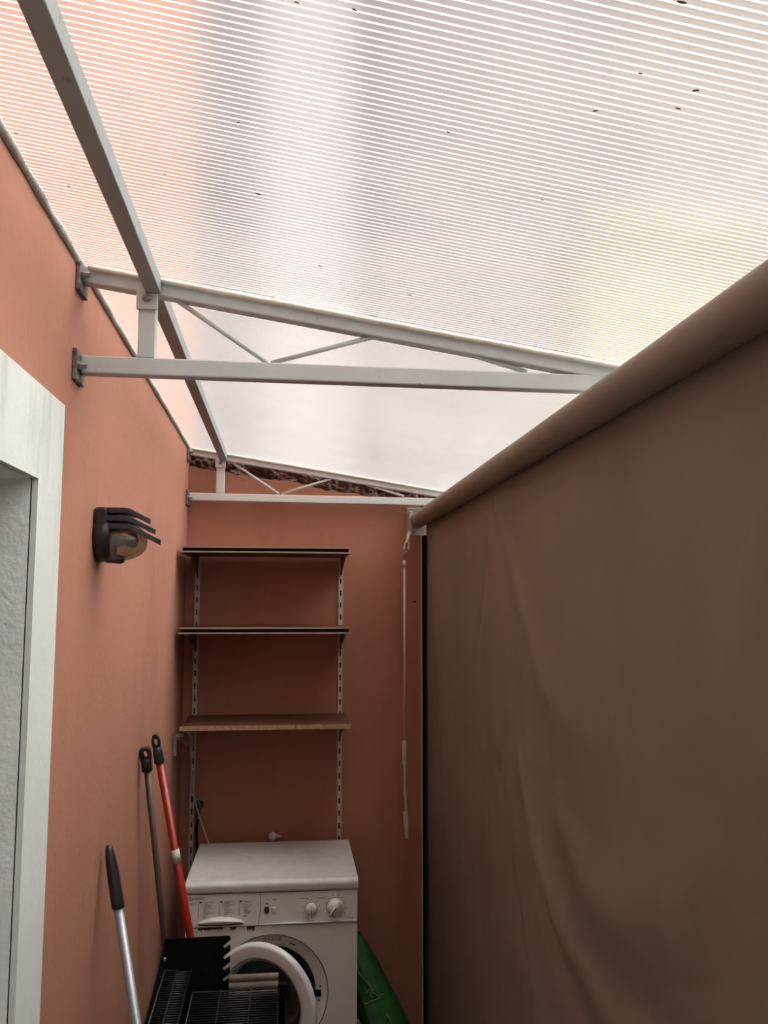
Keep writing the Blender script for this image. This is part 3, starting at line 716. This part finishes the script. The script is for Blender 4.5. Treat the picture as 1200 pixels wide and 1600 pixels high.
for (kx, kz, kr, n_t) in ((0.087, 0.751, 0.030, 9), (0.171, 0.755, 0.038, 12)):
    a = MB(); a.use(M_ink)
    for k in range(n_t):
        t = R(-150+k*300/(n_t-1)+90); x = kx+kr*math.cos(t); z = kz+kr*math.sin(t)
        a.box(x-0.0017, x+0.0017, yp-0.0001, yp+0.0001, z-0.0012, z+0.0012)
    part(a, 'knob_scale', None, cp_)
a = MB(); a.use(M_ink_l)
for k in range(5): a.box(0.212+k*0.005, 0.2155+k*0.005, yp-0.0001, yp+0.0001, 0.7165, 0.7190)
part(a, 'model_number', None, cp_)
me = text_mesh('INDESIT', 0.0115, (-0.3175, yp, 0.7932), (1, 0, 0), (0, 0, 1), M_ink, 'brand_lettering', cp_)
o = bpy.data.objects.new('brand_lettering', me); COL.objects.link(o); o.parent = cp_; me.transform(Matrix.Translation(-wm.location))
# knobs, buttons
def knob(kx, kz, kr, ang):
    a = MB(); a.lathe([(kr, 0), (kr, 0.004), (kr*0.93, 0.006), (kr*0.80, 0.0062), (kr*0.74, 0.016), (kr*0.70, 0.018), (0, 0.018)], (kx, WF-0.004, kz), (0, -1, 0), 40)
    o = part(a, 'knob', M_enam, wm)
    c, s_ = math.cos(ang), math.sin(ang)
    a = MB(); a.bar((kx-c*kr*0.9, WF-0.022, kz-s_*kr*0.9), (kx+c*kr*0.9, WF-0.022, kz+s_*kr*0.9), kr*0.34, 0.010, up=(0, -1, 0)); part(a, 'grip', M_enam, o, 0.002)
    a = MB(); a.bar((kx-c*kr*0.98, WF-0.0278, kz-s_*kr*0.98), (kx+c*kr*0.1, WF-0.0278, kz+s_*kr*0.1), kr*0.12, 0.001, up=(0, -1, 0)); part(a, 'pointer', M_ink, o)
    a = MB(); a.lathe([(kr+0.0015, 0), (kr+0.0010, 0.0012), (kr-0.0005, 0.0012)], (kx, WF-0.004, kz), (0, -1, 0), 40); part(a, 'collar', M_gasket, o)
knob(0.087, 0.751, 0.0210, R(90)); knob(0.171, 0.755, 0.0300, R(52))
a = MB(); a.lathe([(0.0090, 0), (0.0085, 0.002), (0, 0.0025)], (-0.0645, WF-0.004, 0.7515), (0, -1, 0), 20, sy=1.45); part(a, 'oval_button', M_gasket, wm)
a = MB(); a.lathe([(0.0090, 0), (0.0085, 0.004), (0.006, 0.005), (0, 0.005)], (-0.0405, WF-0.004, 0.7515), (0, -1, 0), 20, sy=1.3); part(a, 'oval_button', M_enam, wm)
a = MB(); a.lathe([(0.0030, 0), (0.0028, 0.001), (0, 0.0015)], (-0.0640, WF-0.004, 0.7720), (0, -1, 0), 12); part(a, 'indicator_lamp', M_gasket, wm)
# lid with rounded front edge
a = MB(); pr = [(WF-0.002, 0.8150), (WF-0.0115, 0.8170), (WF-0.0125, 0.8300)]
for k in range(8):
    t = PI - (PI/2)*k/7; pr.append((WF+0.0075+0.020*math.cos(t), 0.832+0.018*math.sin(t)))
pr += [(WBK+0.003, 0.850), (WBK+0.003, 0.815)]
a.prism([(WX0-0.003, y, z) for y, z in pr], (WX1-WX0+0.005, 0, 0)); part(a, 'top_lid', M_enam_top, wm, 0.0015)
# open round door, hinged left
TH = R(28); HX = CX-0.192; HY = WF-0.012
dc = Vector((HX+0.192*math.cos(TH), HY-0.192*math.sin(TH), CZ+0.012)); dn = Vector((math.sin(TH)*-1, -math.cos(TH), 0))  # outward
a = MB(); a.lathe([(0.150, 0.000), (0.150, 0.0135), (0.1503, 0.0142), (0.152, 0.0150), (0.153, 0.0151), (0.170, 0.0158), (0.184, 0.0152), (0.186, 0.0148), (0.191, 0.0115), (0.194, 0.006), (0.196, -0.002), (0.186, -0.010), (0.150, -0.010)], dc, dn, 96, close=True)
do = part(a, 'door', M_doorw, wm)
a = MB(); a.lathe([(0.1485, 0.012), (0.142, 0.008), (0.134, -0.004), (0.134, -0.020), (0.149, -0.012)], dc, dn, 96, close=True); part(a, 'inner_ring', M_doorg, do)
a = MB(); a.lathe([(0.134, -0.006), (0.130, -0.030), (0.115, -0.070), (0.095, -0.088), (0.05, -0.094), (0, -0.095)], dc, dn, 64); part(a, 'glass_bowl', M_bowl, do)
a = MB(); tp = dc + dn*0.0262
rt = Vector((math.cos(TH), -math.sin(TH), 0))
hp = dc + dn*0.0150 + rt*0.105*0.9 + Vector((0, 0, -0.130))
a.lathe([(0, 0), (0.010, 0.001), (0.012, -0.004)], hp, dn, 16); part(a, 'finger_mark', M_doorg, do)
a = MB(); a.tube([(HX-0.006, HY-0.002, CZ-0.05), (HX-0.006, HY-0.002, CZ+0.06)], 0.008, 10); part(a, 'hinge', M_bolt, wm)

a = MB(); a.lathe([(0, 0), (0.011, 0.001), (0.016, 0.008), (0.017, 0.016), (0.012, 0.026), (0.004, 0.031), (0, 0.031)], (-0.056, 3.600, 0.8505), (0, 0, 1), 18)
a.tube([(-0.050, 3.600, 0.862), (-0.034, 3.600, 0.866), (-0.020, 3.600, 0.862)], 0.006, 10, rs=[0.010, 0.006, 0.002]); a.box(-0.062, -0.05, 3.590, 3.6495, 0.8505, 0.856)
tag(a.build('hose_cap', M_whitepl), 'small white plastic cap behind the back edge of the machine top', 'cap')

# ------------------------------------------------------------------ charcoal grill
gr = thing('charcoal_grill', 'sooty black charcoal grill stand in front of the washing machine', 'grill', (-0.17, 2.38, 0))
GX0, GX1, GY0, GY1 = -0.345, 0.005, 2.14, 2.62
a = MB(); zb, zt = 0.52, 0.686
a.box(GX0, GX1, GY0, GY1, zb, zb+0.006); a.box(GX0, GX0+0.004, GY0, GY1, zb, zt); a.box(GX1-0.004, GX1, GY0, GY1, zb, zt); a.box(GX0, GX1, GY0, GY0+0.004, zb, zt); a.box(GX0, GX1, GY1-0.004, GY1, zb, zt)
part(a, 'firebox', M_grill, gr, 0.001)
a = MB(); a.bar((GX1-0.010, GY1-0.03, zt-0.01), (GX1-0.010, GY1-0.03, 0.722), 0.030, 0.02, up=(0, 1, 0)); part(a, 'corner_post', M_grill, gr, 0.003)
for x in (GX0+0.02, GX1-0.02):
    for y in (GY0+0.02, GY1-0.02):
        a = MB(); a.tube([(x, y, 0), (x, y, zb)], 0.010, 10); part(a, 'leg', M_grill, gr)
# wind shield: back plate with slots cut in its right edge, and a left wing
a = MB(); yb_ = 2.60; zz0 = 0.655; ztop = 0.853
xr = -0.1555; xs = -0.1745
poly = [(-0.338, zz0), (xr, zz0)]
for k in range(4):
    zc_ = 0.850-0.0135-0.030*(3-k)-0.004     # slots slant down towards the left
    poly += [(xr, zc_-0.010+0.006), (xs+0.003, zc_-0.013), (xs, zc_-0.010), (xs, zc_-0.006), (xr, zc_+0.009)]
poly += [(xr, ztop-0.006), (xr-0.004, ztop), (-0.338, ztop-0.002)]
a.prism([(x, yb_, z) for x, z in poly], (0, 0.003, 0))
part(a, 'wind_shield', M_grill, gr)
a = MB(); a.hexa([(x, y, z) for x in (0, 1) for y in (0, 1) for z in (0, 1)]) if False else a.prism([(-0.338, 2.60, 0.675), (-0.338, 2.60, 0.852), (-0.340, 2.47, 0.800), (-0.342, 2.24, 0.752), (-0.342, 2.22, 0.675)], (-0.003, 0, 0))
part(a, 'side_wing', M_grill, gr)
a = MB(); a.lathe([(0, 0), (0.006, 0.001), (0.006, 0.005), (0, 0.007)], (-0.335, 2.56, 0.812), (1, -0.3, 0), 10); part(a, 'rivet', M_bolt, gr)
def rack(x0, x1, y0, y1, z0, z1, n, rails, label, name='grill_rack'):
    o = thing(name, label, 'grill rack', ((x0+x1)/2, y0, z0), 'wire grill racks')
    zf = lambda y: z0+(z1-z0)*(y-y0)/(y1-y0)
    a = MB(); a.tube([(x0, y0, z0), (x0, y1, z1), (x1, y1, z1), (x1, y0, z0), (x0, y0, z0)], 0.0032, 8); part(a, 'rack_frame', M_wire, o)
    a = MB()
    for k in range(1, n):
        y = y0+(y1-y0)*k/n; a.tube([(x0, y, zf(y)), (x1, y, zf(y))], 0.0016, 6)
    part(a, 'cross_wires', M_wire, o)
    for rx in rails:
        a = MB(); a.tube([(rx, y0, z0+0.004), (rx, y1, z1+0.004)], 0.0018, 6); part(a, 'rail', M_wire, o)
rack(-0.334, -0.262, 2.16, 2.575, 0.755, 0.775, 34, [-0.298], 'narrow sooty wire grill rack lying along the left wing of the grill')
rack(-0.262+0.006, -0.018, 2.16, 2.575, 0.690, 0.7135, 34, [-0.178, -0.095], 'wider greasy wire grill rack lying over the firebox')
for x in (-0.30,):
    a = MB(); a.bar((-0.30, 2.59, 0.66), (-0.30, 2.59, 0.772), 0.008, 0.008, up=(0, 1, 0)); part(a, 'rack_support', M_grill, gr)
# ribbed metal piece standing behind the rack
a = MB()
def ribf(i, j):
    z = 0.752-0.064*j; x = -0.157+0.139*i
    return Vector((x, 2.588+0.004*abs(math.sin(j*PI*3.0))*-1, z))
a.grid(ribf, 2, 60, False); tag(a.build('ribbed_metal_tray', M_rib, None, solid=0.002), 'pale grey ribbed metal tray standing at the back of the grill', 'tray')

# ------------------------------------------------------------------ long handles leaning on the left wall
def along(p, q, t): return Vector(p).lerp(Vector(q), t)
P, Q = (-0.414, 2.139, 1.235), (-0.128, 1.93, 0.0)
h = thing('mop_handle', 'silver aluminium mop handle with a pointed black grip, nearest the camera', 'handle', Q, 'long handles leaning on left wall')
a = MB(); a.tube([along(P, Q, 0.09), Q], 0.0105, 18); part(a, 'shaft', M_alu, h)
a = MB(); tt = [0, 0.006, 0.02, 0.05, 0.10, 0.108, 0.110]; a.tube([along(P, Q, t) for t in tt], 0.01, 18, rs=[0.005, 0.0085, 0.0115, 0.0135, 0.0145, 0.0145, 0.0125]); part(a, 'grip', M_blackpl, h, label='black tapered grip')
P, Q = (-0.413, 2.617, 1.380), (-0.299, 3.0, 0.0)
h = thing('broom_handle', 'dull brown broom handle with black hanging cap, left of the red one', 'handle', Q, 'long handles leaning on left wall')
a = MB(); a.tube([along(P, Q, 0.045), Q], 0.0095, 16); part(a, 'shaft', M_brownh, h)
def cap_loop(P, Q, ln, wd_, hole, pointed):
    P = Vector(P); Q = Vector(Q); ax = (Q-P).normalized(); sd = Vector((1, 0, 0)); sd = (sd-ax*sd.dot(ax)).normalized(); nn = ax.cross(sd)
    a = MB(); n = 28; outer = []; inner = []
    for k in range(n):
        t = 2*PI*k/n; cx_ = math.cos(t); sx = math.sin(t)
        ow = wd_*(0.62+0.38*min(1, (1-cx_*-1)/1.0)) if pointed else wd_
        ex = 0.4 if not pointed else 1.0
        s1 = math.copysign(abs(sx)**ex, sx)
        c1 = math.copysign(abs(cx_)**(1.0 if pointed else 0.6), cx_)
        outer.append(P+ax*(ln*0.5-ln*0.5*c1)+sd*ow*s1*(0.75+0.25*(1-cx_)/2 if pointed else 1))
        inner.append(P+ax*(ln*0.42-hole*cx_)+sd*wd_*0.34*math.sin(t))
    for s_ in (-1, 1):
        A = [a.bm.verts.new(p+nn*0.007*s_) for p in outer]; B = [a.bm.verts.new(p+nn*0.007*s_) for p in inner]
        for k in range(n): a._f([A[k], A[(k+1) % n], B[(k+1) % n], B[k]])
        if s_ == -1: A0, B0 = A, B
    for k in range(n): a._f([A0[k], A0[(k+1) % n], A[(k+1) % n], A[k]]); a._f([B0[k], B0[(k+1) % n], B[(k+1) % n], B[k]])
    a.tube([P+ax*ln*0.72, P+ax*(ln*0.95), P+ax*(ln*1.55)], wd_, 16, rs=[wd_*0.7, wd_*0.95, wd_])
    return a
part(cap_loop(P, Q, 0.046, 0.0165, 0.011, False), 'hanging_cap', M_blackpl, h, 0.001, label='black hanging cap')
P, Q = (-0.413, 2.796, 1.392), (-0.138, 2.85, 0.0)
h = thing('mop_handle', 'bright red mop handle with black loop cap and white tape band', 'handle', Q, 'long handles leaning on left wall')
a = MB(); a.tube([along(P, Q, 0.05), Q], 0.0118, 18); part(a, 'shaft', M_red, h)
part(cap_loop(P, Q, 0.058, 0.0160, 0.011, True), 'hanging_loop', M_blackpl, h, 0.001, label='black hanging loop')
a = MB(); a.tube([along(P, Q, 0.253), along(P, Q, 0.282)], 0.0126, 18); part(a, 'tape_band', M_tape, h, label='white tape band')

# ------------------------------------------------------------------ bag beside the machine
bgt = thing('plastic_bag', 'tall crumpled green plastic sack leaning between machine and blind', 'bag', (0.40, 3.40, 0))
a = MB()
def bagf(i, j):
    # axis from the top next to the machine down to the floor at the right
    c = Vector((0.278, 3.55, 0.500)).lerp(Vector((0.430, 3.42, 0.004)), i)
    wx = 0.020+0.085*min(1, i*1.6)**0.8; wy = 0.020+0.055*min(1, i*2)
    wx = min(wx, 0.10)
    t = 2*PI*j
    k = 1+0.16*noise.noise((math.cos(t)*1.5, math.sin(t)*1.5, i*4))+0.10*noise.noise((math.cos(t)*4, math.sin(t)*4, i*7))
    p = c+Vector((wx*math.cos(t)*k, wy*math.sin(t)*k, 0))
    p.x = max(p.x, WX1+0.006); p.z = max(0.003, p.z); p.x = min(p.x, 0.552)
    return p
a.grid(bagf, 60, 48)
part(a, 'sack', M_bag, bgt)
a = MB()
def ontobag(i, j, o=0.0035):
    p = bagf(i, j); return p+Vector((0, -o, 0))
for js, ii in (((0.60, 0.80), (0.16, 0.40)), ((0.66, 0.84), (0.44, 0.38)), ((0.80, 0.86), (0.50, 0.80))):
    a.tube([ontobag(ii[0]+(ii[1]-ii[0])*k/14, js[0]+(js[1]-js[0])*k/14+0.012*math.sin(k*0.9)) for k in range(15)], 0.0022, 6)
part(a, 'printed_swirl', M_bagprint, bgt, label='pale printed swirl')
me = text_mesh('VE', 0.034, (0.300, 3.40, 0.315), (0.97, 0.1, -0.25), (0.25, 0, 0.97), M_bagprint, 'printed_letters', bgt)
# drop the letters on the sack
for v in me.vertices:
    best = min((bagf(i/30, j/36) for i in range(31) for j in range(18, 36)), key=lambda p: (p.x-v.co.x)**2+(p.z-v.co.z)**2)
    v.co.y = best.y-0.004
o = bpy.data.objects.new('printed_letters', me); COL.objects.link(o); o.parent = bgt; me.transform(Matrix.Translation(-bgt.location)); o['label'] = 'pale printed letters'
a = MB(); a.tube([(0.256, 3.215, 0.325), (0.456, 3.17, 0.006)], 0.006, 10); tag(a.build('garden_stick', M_stick), 'thin grey stick leaning in front of the green sack', 'stick')
a = MB()
def dk(i, j):
    t = 2*PI*j; c = Vector((0.264, 3.285, 0.385)).lerp(Vector((0.345, 3.275, 0.003)), i); w_ = 0.006+0.050*min(1, i*1.3)
    k = 1+0.2*noise.noise((math.cos(t)*2, math.sin(t)*2, i*5+9)); p = c+Vector((w_*math.cos(t)*k, 0.03*math.sin(t)*k, 0)); p.x = max(p.x, WX1+0.006); return p
a.grid(dk, 24, 24); a.lathe([(0, 0), (0.001, 0)], (0.264, 3.285, 0.385), (0, 0, 1), 6)
tag(a.build('dark_sack', M_bag_d), 'dark green crumpled sack squeezed against the machine side', 'bag')

# ------------------------------------------------------------------ bits of leaf lying on the roof sheet
leafs = [(-0.056, 1.282), (-0.076, 1.095), (0.059, 0.838), (0.431, 0.881), (0.369, 0.839), (0.435, 0.846), (0.348, 1.132), (0.391, 1.608), (-0.198, 1.278), (-0.367, 1.384), (-0.407, 1.244), (-0.001, 0.846), (0.347, 0.916), (0.218, 1.561), (0.365, 0.731), (0.192, 1.018), (0.047, 1.508)]
rl = random.Random(12)
for k, (x, y) in enumerate(leafs):
    a = MB(); L = rl.uniform(0.0022, 0.0040); an = rl.uniform(-0.6, 0.6); W = L*rl.uniform(0.25, 0.4)
    z = roof_z(x, y)-0.0016
    pts = [(-L, 0), (-L*0.3, W), (L*0.5, W*0.8), (L, 0), (L*0.4, -W), (-L*0.5, -W*0.7)]
    if k in (0, 14): pts = [(p[0]*1.6, p[1]*1.6) for p in pts]
    a.prism([(x+p[0]*math.cos(an)-p[1]*math.sin(an), y+p[0]*math.sin(an)+p[1]*math.cos(an), z-0.155*(p[0]*math.cos(an)-p[1]*math.sin(an))) for p in pts], (0, 0, 0.0008))
    tag(a.build('leaf_fragment', M_leaf), 'tiny brown leaf fragment stuck to the large clear roof sheet', 'leaf', 'leaf fragments on the roof sheet')

# ------------------------------------------------------------------ buildings seen blurred through the roof, plus one unseen sky blocker
def house(name, label, x0, x1, y0, y1, h, m, wins=(), roof=M_fwin):
    t = thing(name, label, 'building', ((x0+x1)/2, (y0+y1)/2, 0))
    a = MB(); a.box(x0, x1, y0, y1, 0, h); part(a, 'wall', m, t)
    a = MB(); a.box(x0, x1, y0-0.15, y1+0.15, h, h+0.25); part(a, 'roof', roof, t)
    for (wx, wz) in wins:
        a = MB(); a.box(wx-0.45, wx+0.45, y0-0.04, y0, wz, wz+1.5); part(a, 'shutter', M_fwin, t, 0.01)
    return t
house('neighbour_house', 'mauve grey house just behind the salmon wall corner, seen through the roof', -4.5, -0.28, 7.0, 12.0, 13.5, M_fmauve)
house('white_house', 'narrow off-white house between the mauve house and pink block, through the roof', -0.24, 0.98, 10.9, 16.0, 20.0, M_fwhite)
house('apartment_block', 'pale pink apartment block seen blurred through the clear roof', 1.0, 4.75, 11.0, 16.0, 18.4, M_fpink, ())
house('cream_house', 'cream house at the right, seen blurred through the clear roof', 4.82, 10.5, 11.3, 15.0, 18.5, M_fcream)
house('yellow_house', 'pale yellow house at far right, seen through the roof above the blind', 3.15, 6.5, 8.6, 9.8, 6.2, M_fyellow, (), M_fyellow)
a = MB(); a.tube([(1.04, 10.82, 0.0), (1.04, 10.82, 18.3)], 0.06, 12); tag(a.build('downpipe', M_pipe), 'dark vertical downpipe on the pink block, seen through the roof', 'downpipe')
house('added_sky_blocker', 'unseen plain house added behind the camera to block sky light', -6.0, 2.2, -9.0, -4.0, 12.0, M_fmauve)  # added out of view to hold sky light off the passage end
